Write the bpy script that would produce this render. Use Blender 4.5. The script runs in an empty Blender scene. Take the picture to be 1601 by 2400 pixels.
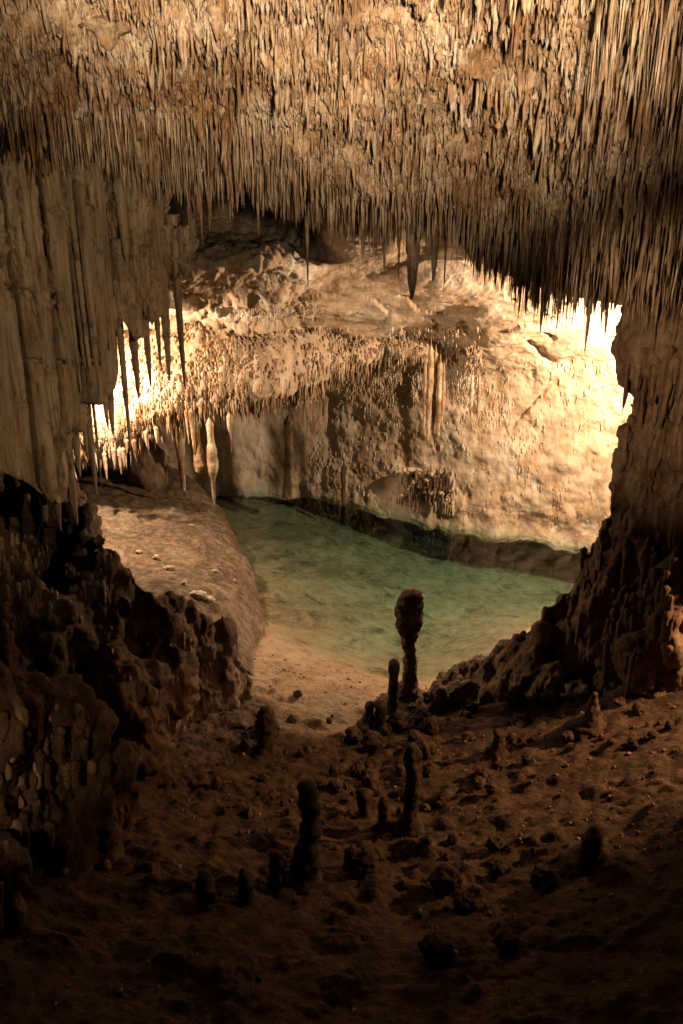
import bpy, math, random
import numpy as np

# ------------------------------------------------------------------ camera, world, lamps, exposure
S = bpy.context.scene
C = S.collection
CAM_H, PITCH, F = 8.0, math.radians(20.0), 1813.0      # metres above the lake, looking down, focal length in photo pixels
cd = bpy.data.cameras.new('camera'); cam = bpy.data.objects.new('camera', cd); C.objects.link(cam)
cd.sensor_fit = 'VERTICAL'; cd.sensor_height = 24.0; cd.lens = 24.0 * F / 2400.0
cd.clip_start = 0.05; cd.clip_end = 200
cam.location = (0, 0, CAM_H); cam.rotation_euler = (math.radians(90) - PITCH, 0, 0)
S.camera = cam
W = bpy.data.worlds.new('World'); S.world = W; W.use_nodes = True
W.node_tree.nodes['Background'].inputs[0].default_value = (1.0, 0.6, 0.3, 1)
W.node_tree.nodes['Background'].inputs[1].default_value = 0.0004      # a closed cave: next to no sky light
S.view_settings.view_transform = 'Standard'; S.view_settings.look = 'None'
S.view_settings.exposure = 0.0; S.view_settings.gamma = 1.0
S.render.engine = 'CYCLES'
S.cycles.max_bounces = 8; S.cycles.diffuse_bounces = 1; S.cycles.transparent_max_bounces = 16
S.cycles.sample_clamp_indirect = 4.0
S.cycles.use_denoising = True

cp, sp = math.cos(PITCH), math.sin(PITCH)
def P(px, py, Y):
    """the point at world depth Y seen at photo pixel (px, py)"""
    a = (np.asarray(px, float) - 800.5) / F; b = (1200.0 - np.asarray(py, float)) / F
    dx, dy, dz = a, cp + b * sp, -sp + b * cp
    t = Y / dy
    return np.stack(np.broadcast_arrays(dx * t, dy * t, CAM_H + dz * t), -1)
def PZ(px, py, z=0.0):
    a = (np.asarray(px, float) - 800.5) / F; b = (1200.0 - np.asarray(py, float)) / F
    dx, dy, dz = a, cp + b * sp, -sp + b * cp
    t = (z - CAM_H) / dz
    return np.stack(np.broadcast_arrays(dx * t, dy * t, CAM_H + dz * t), -1)
def pxm(Y):                                            # metres per photo pixel at depth Y
    return Y / F

def lamp(name, kind, loc, power, col, size=0.1, target=None, angle=None, blend=0.5):
    l = bpy.data.lights.new(name, kind); o = bpy.data.objects.new(name, l); C.objects.link(o)
    l.energy = power; l.color = col
    if kind in ('POINT', 'SPOT'): l.shadow_soft_size = size
    if kind == 'SPOT': l.spot_size = math.radians(angle); l.spot_blend = blend
    o.location = tuple(loc)
    if target is not None:
        from mathutils import Vector
        o.rotation_euler = (Vector(tuple(target)) - Vector(tuple(loc))).to_track_quat('-Z', 'Y').to_euler()
    return o
WARM = (1.0, 0.77, 0.54); WARMER = (1.0, 0.62, 0.34)
lamp('cave_or_fill_lamp', 'SPOT', P(1572, 800, 16.5), 3700, WARM, 0.10, P(1000, 1000, 21.5), 165, 0.25)   # hidden behind the right-hand column
lamp('cave_or_fill_lamp', 'SPOT', P(200, 880, 16.2), 1500, WARM, 0.08, P(800, 1120, 22.0), 168, 0.35)     # hidden behind the flowstone curtain
lamp('cave_or_fill_lamp', 'SPOT', (0.9, -1.0, 8.3), 11500, (1.0, .80, .57), 0.25, P(900, -680, 9.5), 58, 1.0)   # behind the visitor, up at the roof
lamp('cave_or_fill_lamp', 'SPOT', (3.6, 1.5, 8.8), 1350, (1.0, .76, .48), 0.05, P(100, 780, 10.0), 38, 1.0)           # added fill light out of frame, brightens the flowstone curtain
lamp('cave_or_fill_lamp', 'SPOT', (-2.6, 1.5, 7.4), 3000, (1.0, .73, .46), 0.05, P(1600, 860, 10.5), 24, 1.0)         # unseen extra spot, added to lift the right-hand column
lamp('cave_or_fill_lamp', 'SPOT', (7.1, 8.7, 5.2), 2000, (1.0, .57, .29), 0.10, (2.6, 8.4, 1.2), 60, 1.0)      # right of the frame, along the slope
lamp('cave_or_fill_lamp', 'SPOT', (-2.4, 1.5, 6.0), 260, (1.0, .70, .42), 0.05, P(20, 1790, 5.7), 20, 1.0) # by the steps, low on the left

# ------------------------------------------------------------------ noise
def _hash(ix, iy, iz, seed):
    h = (ix.astype(np.int64) * 374761393 + iy.astype(np.int64) * 668265263 + iz.astype(np.int64) * 2147483647 % 1274126177 + seed * 974634777)
    h = (h ^ (h >> 13)) & 0xffffffff
    h = (h * 1274126177) & 0xffffffff
    h = (h ^ (h >> 16)) & 0xffffffff
    h = (h * 2246822519) & 0xffffffff
    h = (h ^ (h >> 15)) & 0xffffff
    return h / float(0xffffff) * 2 - 1
def vnoise(p, seed=0):
    i = np.floor(p).astype(np.int64); f = p - i; u = f * f * f * (f * (f * 6 - 15) + 10)
    out = 0
    for a in (0, 1):
        wa = u[..., 0] if a else 1 - u[..., 0]
        for b in (0, 1):
            wb = u[..., 1] if b else 1 - u[..., 1]
            for c in (0, 1):
                wc = u[..., 2] if c else 1 - u[..., 2]
                out = out + wa * wb * wc * _hash(i[..., 0] + a, i[..., 1] + b, i[..., 2] + c * 1, seed)
    return out
def fbm(p, scale=(1, 1, 1), octv=4, seed=0, gain=0.5, ridged=False):
    q = np.asarray(p, float) * np.asarray(scale, float); amp = 1.0; s = 0; tot = 0
    for k in range(octv):
        n = vnoise(q, seed + k * 17)
        if ridged: n = 1 - 2 * np.abs(n)
        s = s + amp * n; tot += amp; amp *= gain; q = q * 2.03 + 7.3
    return s / tot

# ------------------------------------------------------------------ mesh helpers
def mesh(name, v, quads=None, tris=None, smooth=True):
    v = np.ascontiguousarray(v, dtype=np.float32).reshape(-1, 3)
    me = bpy.data.meshes.new(name)
    fl, sizes = [], []
    if quads is not None and len(quads): fl.append(np.asarray(quads, np.int32).reshape(-1)); sizes.append(np.full(len(quads), 4, np.int32))
    if tris is not None and len(tris): fl.append(np.asarray(tris, np.int32).reshape(-1)); sizes.append(np.full(len(tris), 3, np.int32))
    loops = np.concatenate(fl); sizes = np.concatenate(sizes)
    me.vertices.add(len(v)); me.vertices.foreach_set('co', v.reshape(-1))
    me.loops.add(len(loops)); me.loops.foreach_set('vertex_index', loops)
    me.polygons.add(len(sizes)); me.polygons.foreach_set('loop_start', np.concatenate([[0], np.cumsum(sizes)[:-1]]).astype(np.int32))
    me.update(calc_edges=True)
    me.polygons.foreach_set('use_smooth', np.full(len(sizes), smooth))
    me.validate()
    return me
def link(name, me, mat, parent=None, loc=None):
    o = bpy.data.objects.new(name, me); C.objects.link(o)
    me.materials.clear(); me.materials.append(mat)
    if parent is not None: o.parent = parent
    if loc is not None: o.location = tuple(float(c) for c in loc)
    return o
def tag(o, label=None, cat=None, group=None, kind=None):
    if label: o['label'] = label
    if cat: o['category'] = cat
    if group: o['group'] = group
    if kind: o['kind'] = kind
    return o
def empty(name, loc):
    o = bpy.data.objects.new(name, None); C.objects.link(o); o.location = tuple(float(c) for c in loc)
    return o

def grid_quads(n, m, wrap=False):
    i = np.arange(n - 1)[:, None]; j = np.arange(m if wrap else m - 1)[None, :]
    a = i * m + j; b = i * m + (j + 1) % m
    return np.stack([a, b, b + m, a + m], -1).reshape(-1, 4)
def catmull(ctrl, n):
    """resample along axis 0 to n rows, Catmull-Rom"""
    k = len(ctrl); t = np.linspace(0, k - 1, n); i = np.minimum(t.astype(int), k - 2); f = (t - i)[:, None, None]
    g = lambda j: ctrl[np.clip(j, 0, k - 1)]
    p0, p1, p2, p3 = g(i - 1), g(i), g(i + 1), g(i + 2)
    return 0.5 * ((2 * p1) + (-p0 + p2) * f + (2 * p0 - 5 * p1 + 4 * p2 - p3) * f * f + (-p0 + 3 * p1 - 3 * p2 + p3) * f ** 3)
def net(ctrl, n, m):
    c = catmull(np.asarray(ctrl, float), n)
    return catmull(c.transpose(1, 0, 2), m).transpose(1, 0, 2)
def normals(g):
    du = np.gradient(g, axis=0); dv = np.gradient(g, axis=1)
    nn = np.cross(dv, du); nn /= np.linalg.norm(nn, axis=-1, keepdims=True) + 1e-9
    tocam = np.array([0, 0, CAM_H]) - g
    flip = np.sign((nn * tocam).sum(-1).mean())
    return nn * flip

def spikes(root, L, R, seed=0, sides=7, rings=8, blunt=0.0, lump=0.18, lean=0.03, power=0.75, top_z=0.08):
    """many hanging spikes (or standing ones: negative L): root (N,3), length, radius -> verts, quads, tris"""
    rng = np.random.default_rng(seed); N = len(root)
    t = np.linspace(0, 1, rings)[None, :]
    L = np.asarray(L, float)[:, None]; R = np.asarray(R, float)[:, None]
    prof = (1 - t) ** power * (1 - blunt) + blunt * np.sqrt(np.clip(1 - t ** 4, 0, 1))
    prof = prof + 0.35 * np.exp(-t * 7)                         # flare at the root
    prof = prof * (1 + lump * rng.standard_normal((N, rings)))
    r = R * np.clip(prof, 0.02, None); r[:, -1] = (R[:, 0] * 0.06); r[:, 0] *= .22
    ang = np.arange(sides) / sides * 2 * np.pi
    jit = 1 + 0.16 * rng.standard_normal((N, 1, sides)) + 0.07 * rng.standard_normal((N, rings, sides))
    ph = rng.uniform(0, 6.28, (N, 1, 1))
    lx = rng.normal(0, lean, (N, 1)) * L * t ** 1.5; ly = rng.normal(0, lean, (N, 1)) * L * t ** 1.5
    x = root[:, None, None, 0] + lx[:, :, None] + r[:, :, None] * jit * np.cos(ang + ph)
    y = root[:, None, None, 1] + ly[:, :, None] + r[:, :, None] * jit * np.sin(ang + ph)
    z = root[:, None, None, 2] + top_z * (1 - t)[:, :, None] - (L * t)[:, :, None] + 0 * x
    v = np.stack([x, y, z], -1).reshape(-1, 3)
    q = grid_quads(rings, sides, True)
    base = (np.arange(N) * rings * sides)[:, None, None]
    quads = (q[None] + base).reshape(-1, 4)
    tip = np.array([[(rings - 1) * sides, (rings - 1) * sides + k, (rings - 1) * sides + k + 1] for k in range(1, sides - 1)])
    tris = (tip[None] + base).reshape(-1, 3)
    return v, quads, tris

def ico(sub):
    import bmesh
    bm = bmesh.new(); bmesh.ops.create_icosphere(bm, subdivisions=sub, radius=1)
    v = np.array([x.co[:] for x in bm.verts]); f = np.array([[x.index for x in q.verts] for q in bm.faces]); bm.free()
    return v, f
ICO = {k: ico(k) for k in (2, 3, 4, 5)}

def vert_normals(me):
    n = np.empty(len(me.vertices) * 3, np.float32); me.vertices.foreach_get('normal', n); return n.reshape(-1, 3)
def coords(me):
    n = np.empty(len(me.vertices) * 3, np.float32); me.vertices.foreach_get('co', n); return n.reshape(-1, 3).astype(float)
def remeshed(name, v, f, voxel, disp=None):
    """one continuous surface round a pile of overlapping closed shapes, then roughened"""
    me = mesh(name, v, tris=f)
    o = bpy.data.objects.new('tmp', me); C.objects.link(o)
    m = o.modifiers.new('r', 'REMESH'); m.mode = 'VOXEL'; m.voxel_size = voxel; m.use_smooth_shade = True
    s = o.modifiers.new('s', 'SMOOTH'); s.factor = 0.5; s.iterations = 3
    dg = bpy.context.evaluated_depsgraph_get(); out = bpy.data.meshes.new_from_object(o.evaluated_get(dg))
    bpy.data.objects.remove(o); bpy.data.meshes.remove(me); out.name = name
    if disp is not None:
        co = coords(out); nn = vert_normals(out)
        co = co + nn * disp(co)[:, None]
        out.vertices.foreach_set('co', co.astype(np.float32).reshape(-1)); out.update()
    out.polygons.foreach_set('use_smooth', np.full(len(out.polygons), True))
    return out
def pile(parts, sub=3):
    """parts: (centre, (rx, ry, rz)) -> verts, tris of all ellipsoids"""
    V, Fc, k = [], [], 0
    bv, bf = ICO[sub]
    for c, r in parts:
        V.append(bv * np.asarray(r) + np.asarray(c)); Fc.append(bf + k); k += len(bv)
    return np.concatenate(V), np.concatenate(Fc)
def columns_to_parts(cols, rng, knobs=0.0):
    """(px, py_top, py_bot, Y, rpx_top, rpx_bot): a lumpy standing column as a chain of ellipsoids"""
    out = []
    for px, pt, pb, Y, ra, rb in cols:
        a, b = P(px, pt, Y), P(px, pb, Y); b = np.array([b[0], Y, b[2]]); x = a[0]
        ra, rb = ra * pxm(Y), rb * pxm(Y); z0, z1 = a[2] - ra * .8, b[2]
        n = max(2, int(abs(z0 - z1) / (0.55 * max(.08, (ra + rb) / 2))))
        for k in range(n + 1):
            t = k / n; r = ra + (rb - ra) * t; r *= rng.uniform(.88, 1.14)
            c = np.array([x + (b[0] - x) * t * 1.0 + rng.normal(0, .08 * r), Y + rng.normal(0, .12 * r), z0 + (z1 - z0) * t])
            out.append((c, (r * rng.uniform(.75, 1.1), r * rng.uniform(.8, 1.15), r * rng.uniform(.9, 1.5))))
            for _ in range(rng.poisson(knobs)):
                a_ = rng.uniform(0, 2 * np.pi); rr = r * rng.uniform(.16, .4)
                out.append((c + np.array([math.cos(a_) * r * .85, -abs(math.sin(a_)) * r * .85, rng.normal(0, .4 * r)]), (rr * .8, rr * .8, rr * rng.uniform(1, 2.6))))
    return out

# ------------------------------------------------------------------ materials
def rock(name, c_dark, c_mid, c_light, streak=(9, 9, 1.3), bump=0.6, bump_scale=22, spots=0.35, rough=0.8, patch=0.9, spot_scale=9, spec=0.25, extra=None):
    m = bpy.data.materials.new(name); m.use_nodes = True; nt = m.node_tree; N = nt.nodes; Lk = nt.links
    b = N['Principled BSDF']
    geo = N.new('ShaderNodeNewGeometry')
    def noise(scale_vec, scale, detail=6, rough_=0.6, dist=0.0):
        mp = N.new('ShaderNodeMapping'); mp.inputs['Scale'].default_value = scale_vec; Lk.new(geo.outputs['Position'], mp.inputs['Vector'])
        n = N.new('ShaderNodeTexNoise'); n.inputs['Scale'].default_value = scale; n.inputs['Detail'].default_value = detail
        n.inputs['Roughness'].default_value = rough_; n.inputs['Distortion'].default_value = dist; Lk.new(mp.outputs[0], n.inputs['Vector'])
        return n.outputs['Fac']
    def ramp(fac, stops):
        r = N.new('ShaderNodeValToRGB'); e = r.color_ramp.elements
        e[0].position, e[0].color = stops[0][0], (*stops[0][1], 1); e[1].position, e[1].color = stops[-1][0], (*stops[-1][1], 1)
        for p_, c_ in stops[1:-1]:
            k = e.new(p_); k.color = (*c_, 1)
        Lk.new(fac, r.inputs[0]); return r.outputs[0]
    def mix(a, b_, fac, mode='MIX'):
        x = N.new('ShaderNodeMix'); x.data_type = 'RGBA'; x.blend_type = mode
        for s_, val in ((x.inputs[0], fac), (x.inputs[6], a), (x.inputs[7], b_)):
            if isinstance(val, (int, float)): s_.default_value = val
            elif isinstance(val, tuple): s_.default_value = (*val, 1)
            else: Lk.new(val, s_)
        return x.outputs[2]
    col = ramp(noise(streak, 1.0, 7, .62), [(.36, c_dark), (.49, c_mid), (.62, c_light)])
    pt = ramp(noise((1, 1, .7), patch, 5, .65, .4), [(.38, tuple(x * .5 for x in c_mid)), (.5, (c_mid[0] * 1.05, c_mid[1] * .84, c_mid[2] * .66)), (.62, c_light)])
    col = mix(col, pt, 0.45)
    sp_ = ramp(noise((1, 1, .6), spot_scale, 5, .7), [(.34, (.22, .18, .15)), (.46, (1, 1, 1))])
    col = mix(col, sp_, spots, 'MULTIPLY')
    if extra is not None: col = extra(nt, geo, noise, ramp, mix, col)
    Lk.new(col, b.inputs['Base Color'])
    b.inputs['Roughness'].default_value = rough; b.inputs['Specular IOR Level'].default_value = spec
    n1 = noise((1, 1, .55), bump_scale, 8, .7); n2 = noise((1, 1, .5), bump_scale * .25, 4, .6)
    ad = N.new('ShaderNodeMath'); ad.operation = 'ADD'; Lk.new(n1, ad.inputs[0]); Lk.new(n2, ad.inputs[1])
    bp = N.new('ShaderNodeBump'); bp.inputs['Strength'].default_value = bump; bp.inputs['Distance'].default_value = 0.05
    Lk.new(ad.outputs[0], bp.inputs['Height']); Lk.new(bp.outputs[0], b.inputs['Normal'])
    return m
def stains(nt, geo, noise, ramp, mix, col):
    """broad pale calcite patches and rusty clay stains"""
    a = ramp(noise((1, 1, .8), .9, 6, .7, .6), [(.40, (.55, .42, .30)), (.50, (1, 1, 1)), (.60, (1.25, 1.22, 1.15))])
    b = ramp(noise((1.3, 1.3, .6), 1.7, 6, .7, .3), [(.52, (1, 1, 1)), (.62, (.90, .74, .57))])
    return mix(mix(col, a, .85, 'MULTIPLY'), b, .8, 'MULTIPLY')
M_ROOF = rock('tan_limestone', (.18, .115, .065), (.39, .27, .165), (.64, .51, .37), spots=.7, patch=1.6, extra=stains)
M_SPIKE = rock('dripstone', (.20, .105, .048), (.38, .265, .165), (.66, .54, .40), streak=(16, 16, 3.5), spots=.7, patch=1.9, spot_scale=12, extra=stains)
M_CURT = rock('flowstone', (.20, .13, .075), (.45, .325, .205), (.66, .52, .36), streak=(14, 14, 1.0), spots=.75, spot_scale=6, bump=1.0, bump_scale=16)
M_VAULT = rock('smooth_pale_limestone', (.42, .28, .16), (.58, .42, .27), (.72, .58, .42), streak=(2, 2, 3), bump=.45, bump_scale=9, spots=.25, spot_scale=3)
M_WALL = rock('pitted_limestone', (.36, .235, .145), (.54, .395, .265), (.70, .57, .43), streak=(2.5, 2.5, 1.6), bump=.7, bump_scale=10, spots=.35, spot_scale=4, patch=.5)
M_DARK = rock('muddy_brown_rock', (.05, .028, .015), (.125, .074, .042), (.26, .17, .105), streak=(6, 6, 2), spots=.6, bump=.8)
def shaded_mud_and_bed(nt, geo, noise, ramp, mix, col):
    """brown cave mud above the clean beach, darkened to stand in for foreground shade; dark silt patches on the lake bed"""
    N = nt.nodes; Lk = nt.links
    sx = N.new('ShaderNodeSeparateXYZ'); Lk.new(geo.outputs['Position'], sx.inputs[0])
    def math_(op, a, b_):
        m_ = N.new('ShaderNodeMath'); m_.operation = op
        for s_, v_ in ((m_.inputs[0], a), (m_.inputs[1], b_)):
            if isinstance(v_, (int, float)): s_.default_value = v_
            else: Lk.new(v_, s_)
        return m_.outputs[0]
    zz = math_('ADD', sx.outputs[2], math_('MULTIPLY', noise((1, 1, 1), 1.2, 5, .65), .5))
    mud = ramp(noise((2.2, 2.2, 2), 1.9, 12, .78), [(.36, (.028, .014, .007)), (.5, (.085, .044, .020)), (.64, (.17, .10, .052))])  # brown mud, its tone lowered so the foreground sinks into shade
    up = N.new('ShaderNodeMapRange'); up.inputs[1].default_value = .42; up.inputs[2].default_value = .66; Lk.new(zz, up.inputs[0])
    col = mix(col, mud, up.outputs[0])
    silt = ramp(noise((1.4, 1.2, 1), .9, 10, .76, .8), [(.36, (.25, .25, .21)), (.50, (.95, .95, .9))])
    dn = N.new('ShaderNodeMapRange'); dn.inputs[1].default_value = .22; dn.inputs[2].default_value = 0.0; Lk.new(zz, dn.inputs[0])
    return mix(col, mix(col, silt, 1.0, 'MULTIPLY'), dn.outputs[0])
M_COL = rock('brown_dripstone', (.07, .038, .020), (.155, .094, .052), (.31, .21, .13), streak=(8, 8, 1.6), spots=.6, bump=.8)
M_SAND = rock('sandy_mud', (.32, .20, .11), (.42, .28, .16), (.52, .37, .23), streak=(3, 3, 3), bump=1.0, bump_scale=24, spots=.45, spot_scale=6, patch=.5, spec=.35, extra=shaded_mud_and_bed)
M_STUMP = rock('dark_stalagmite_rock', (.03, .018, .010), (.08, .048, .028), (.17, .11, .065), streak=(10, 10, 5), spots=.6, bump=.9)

# ------------------------------------------------------------------ terrain: lake bed, beach and slopes, one sheet
shore_px = [(520, 1175), (560, 1300), (592, 1400), (600, 1450), (645, 1500), (750, 1545), (880, 1588), (1000, 1602), (1180, 1540), (1275, 1440)]
shore = [PZ(a, b)[:2] for a, b in shore_px]
poly = [np.array([-12., 30.]), np.array([-11., 19.]), np.array([-5.2, 17.6])] + [shore[3] + np.array([-1.4, 1.6])] + shore[3:] + [np.array([5.2, 14.2]), np.array([8., 14.]), np.array([14., 15.]), np.array([14., 30.])]
poly = np.array(poly)
def sdist(x, y):
    x = np.asarray(x, float); y = np.asarray(y, float)
    d = np.full(x.shape, 1e9); ins = np.zeros(x.shape, bool)
    n = len(poly)
    for i in range(n):
        a, b = poly[i], poly[(i + 1) % n]; e = b - a
        t = np.clip(((x - a[0]) * e[0] + (y - a[1]) * e[1]) / (e @ e), 0, 1)
        d = np.minimum(d, np.hypot(x - a[0] - t * e[0], y - a[1] - t * e[1]))
        c = (a[1] > y) != (b[1] > y)
        with np.errstate(divide='ignore', invalid='ignore'):
            ins ^= c & (x < e[0] * (y - a[1]) / (e[1] if e[1] else 1e-9) + a[0])
    return np.where(ins, -d, d)
def height(x, y, fine=True):
    x = np.asarray(x, float); y = np.asarray(y, float)
    p = np.stack([x, y, 0 * x], -1)
    d = sdist(x, y) + 0.16 * fbm(p, (.9, .9, 1), 3, 5)
    land = 0.09 * d + 0.022 * d * d
    land = land + 0.26 * np.maximum(0, x - 0.6) * np.clip(d / 2.5, 0, 1) + .15 * np.maximum(0, -x - 2.5) * np.clip(d / 2, 0, 1)
    bed = -np.interp(x + .15 * (y - 18), [-6, -3, 0.5, 3.5], [.35, .55, 1.15, 1.7]) * (1 - np.exp(d / 1.8))
    z = np.where(d > 0, land, bed)
    if fine:
        w = np.clip(d / 2.5, 0, 1); far = np.clip(-d / 1.5, 0, 1)
        rough = fbm(p, (1.1, 1.1, 1), 5, 11, .55)
        z = z + w * 0.14 * rough + (0.012 + .06 * w) * fbm(p, (5, 5, 1), 5, 23, .68)
        rid = np.clip(fbm(p, (2.2, 3.4, 1), 4, 41, .55), 0, 1)
        z = z + w * .20 * rid
        z = z + far * (.03 * fbm(p, (1.5, 1.5, 1), 3, 61) + .10 * np.clip(fbm(p, (3, 3.4, 1), 3, 71) - .32, 0, 1))
    return z
xs = np.linspace(-11, 11, 620); ys = np.concatenate([np.linspace(1.0, 16, 520), np.linspace(16.06, 30, 190)])
gx, gy = np.meshgrid(xs, ys)
gz = height(gx, gy)
me = mesh('ground', np.stack([gx, gy, gz], -1), quads=grid_quads(len(ys), len(xs))[:, ::-1])
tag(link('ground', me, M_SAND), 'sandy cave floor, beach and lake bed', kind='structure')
del gx, gy, gz
def on_ground(px, py):
    d = PZ(px, py, 0.0) - np.array([0, 0, CAM_H])
    t = np.linspace(.2, 1.3, 900); q = np.array([0, 0, CAM_H]) + d * t[:, None]
    below = q[:, 2] <= height(q[:, 0], q[:, 1])
    k = int(np.argmax(below)) if below.any() else len(t) - 1
    return q[k]

# lake
mw = bpy.data.materials.new('clear_green_water'); mw.use_nodes = True; nt = mw.node_tree; nt.nodes.clear(); N = nt.nodes; Lk = nt.links
out = N.new('ShaderNodeOutputMaterial'); tr = N.new('ShaderNodeBsdfTransparent'); gl = N.new('ShaderNodeBsdfGlossy'); gl.inputs['Roughness'].default_value = 0.02
fr = N.new('ShaderNodeFresnel'); fr.inputs['IOR'].default_value = 1.33; mx = N.new('ShaderNodeMixShader')
geo = N.new('ShaderNodeNewGeometry'); nz = N.new('ShaderNodeTexNoise'); nz.inputs['Scale'].default_value = 2.0; nz.inputs['Detail'].default_value = 2
Lk.new(geo.outputs['Position'], nz.inputs['Vector']); bp = N.new('ShaderNodeBump'); bp.inputs['Strength'].default_value = .02; bp.inputs['Distance'].default_value = .02
Lk.new(nz.outputs['Fac'], bp.inputs['Height']); Lk.new(bp.outputs[0], gl.inputs['Normal']); Lk.new(bp.outputs[0], fr.inputs['Normal'])
sub = N.new('ShaderNodeMath'); sub.operation = 'SUBTRACT'; sub.use_clamp = True       # seen from below the surface stays clear
Lk.new(fr.outputs[0], sub.inputs[0]); Lk.new(geo.outputs['Backfacing'], sub.inputs[1])
Lk.new(sub.outputs[0], mx.inputs[0]); Lk.new(tr.outputs[0], mx.inputs[1]); Lk.new(gl.outputs[0], mx.inputs[2]); Lk.new(mx.outputs[0], out.inputs['Surface'])
ab = N.new('ShaderNodeVolumeAbsorption'); ab.inputs['Color'].default_value = (.30, .72, .72, 1); ab.inputs['Density'].default_value = .38
Lk.new(ab.outputs[0], out.inputs['Volume'])
bx = np.array([[x, y, z] for z in (-3.5, 0) for x, y in ((-12, 11), (12, 11), (12, 31), (-12, 31))], float)
me = mesh('lake_water', bx, quads=[(0, 3, 2, 1), (4, 5, 6, 7), (0, 1, 5, 4), (1, 2, 6, 5), (2, 3, 7, 6), (3, 0, 4, 7)], smooth=False)
tag(link('lake_water', me, mw), 'still clear green lake water', kind='structure')

# ------------------------------------------------------------------ near roof
EX = [-400, -200, 0, 150, 300, 340, 400, 500, 600, 660, 740, 800, 900, 1000, 1100, 1200, 1300, 1400, 1500, 1700, 2000]
EY = [380, 385, 395, 420, 455, 440, 445, 455, 460, 485, 530, 550, 555, 565, 590, 635, 668, 690, 695, 700, 700]
def edge(px): return np.interp(px, EX, EY)
def edgeY(px): return np.interp(px, [-400, 0, 300, 600, 900, 1200, 1500, 2000], [10.0, 10.6, 11.6, 12.2, 12.6, 12.3, 11.2, 10.2])
ccols = np.linspace(-500, 2100, 27)
rows = []
root_up = 62                                             # the rock edge sits this many pixels above the tips
for py_, fy in ((-700, .40), (-300, .56), (-60, .655), (90, .715), (200, .78), (300, .84), (400, .90)):
    e = edge(ccols) - root_up
    t = (py_ + 700) / 1100.0
    yy = -700 + (e + 700) * t * .97
    rows.append(P(ccols, yy, edgeY(ccols) * fy))
rows.append(P(ccols, edge(ccols) - root_up, edgeY(ccols)))
back = rows[-1] + np.array([0, .5, .25]); rows.append(back)
rows.append(back + np.array([0, 1.2, 1.2])); rows.append(back + np.array([0, 2.4, 1.6]))
G = net(rows, 620, 900)
Nn = normals(G)
d = .34 * fbm(G, (.8, .8, .8), 4, 3) + .16 * fbm(G, (3.0, 3.0, 1.6), 4, 9, .6) + .13 * fbm(G, (8, 8, 3.0), 4, 12, .65)
d -= .9 * np.clip(fbm(G, (2.2, 2.2, 2.2), 3, 15) - .36, 0, 1)
Gd = G + Nn * d[..., None]
tag(link('cave_ceiling', mesh('cave_ceiling', Gd, quads=grid_quads(620, 900)), M_ROOF), 'tan roof of the cave above the lake', kind='structure')

def bilinear(g, u, v):
    n, m = g.shape[:2]; a = u * (n - 1); b = v * (m - 1); i = np.clip(a.astype(int), 0, n - 2); j = np.clip(b.astype(int), 0, m - 2)
    fa, fb = (a - i)[:, None], (b - j)[:, None]
    return g[i, j] * (1 - fa) * (1 - fb) + g[i + 1, j] * fa * (1 - fb) + g[i, j + 1] * (1 - fa) * fb + g[i + 1, j + 1] * fa * fb

rng = np.random.default_rng(4)
EU = 7 / 10.0                                            # the row of the net where the roof edge is
Nst = 38000
u = rng.uniform(.12, 1, Nst) ** .9 * (EU + .05); v = rng.uniform(.03, .97, Nst)
pt = bilinear(Gd, u, v)
clump = fbm(pt, (1.3, 1.3, 1.3), 3, 77); clump2 = fbm(pt, (3.2, 3.2, 3.2), 3, 78)
fr_ = np.clip(u / EU, 0, 1.1)
pxs = 800.5 + F * pt[:, 0] / (pt[:, 1] * cp - (pt[:, 2] - CAM_H) * sp)
fine_ = rng.random(Nst) < .72
L = np.where(fine_, rng.uniform(.02, .09, Nst), .06 + .30 * rng.random(Nst) ** 2.6 * (1 + 1.6 * clump2)) * (1 + .9 * clump)
R = np.where(fine_, rng.uniform(.010, .034, Nst), rng.uniform(.012, .036, Nst) * (1 + 1.2 * (rng.random(Nst) < .10)))
low = np.clip((fr_ - .66) / .28, 0, 1) ** 1.4 * (1 + .0 * pxs)
low = np.maximum(low, np.clip((pxs - 1330) / 150, 0, 1) * .24)             # long thin drips all the way up at the right
lowm = rng.random(Nst) < low * (1 - .5 * (clump2 > .18))
Llow = (.08 + .54 * rng.random(Nst) ** 1.6) * (1 + .8 * clump + .3 * clump2) * (1 + .5 * np.clip((pxs - 1200) / 200, 0, 1))
Llow *= 1 - .35 * np.clip((430 - pxs) / 200, 0, 1) * (fr_ > .8)
Llow *= 1 - .25 * ((pxs > 330) & (pxs < 720) & (fr_ > .9))
L = np.where(lowm, Llow, L); R = np.where(lowm, rng.uniform(.008, .024, Nst), R)
L = np.clip(L, .03, 1.0)
big = rng.random(Nst) < .035; keepd = (fine_ | lowm | (rng.random(Nst) > np.clip(clump2 * 2.2 + .1, 0, .9))); L = np.where(keepd, L, .04); R *= .8; R[big] *= 2.3; L[big] *= 1.25
order = np.argsort(-(L * (fr_ > .93) * ((pxs > 0) & (pxs < 1560))))
top = order[:255]; rest = np.setdiff1d(np.arange(Nst), top)
m1 = rest[~lowm[rest]]; m2 = rest[lowm[rest]]
v1, q1, t1 = spikes(pt[m1], L[m1], R[m1], 5, sides=7, rings=7, blunt=.45, lump=.3, lean=.07)
v2, q2, t2 = spikes(pt[m2], L[m2], R[m2], 6, sides=6, rings=8, blunt=.25, lump=.20, lean=.035, power=.6)
o = link('stalactites', mesh('stalactites', np.concatenate([v1, v2]), quads=np.concatenate([q1, q2 + len(v1)]), tris=np.concatenate([t1, t2 + len(v1)])), M_SPIKE)
tag(o, 'dense mass of thin tan stalactites covering the roof', 'stalactites', kind='stuff')

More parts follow.
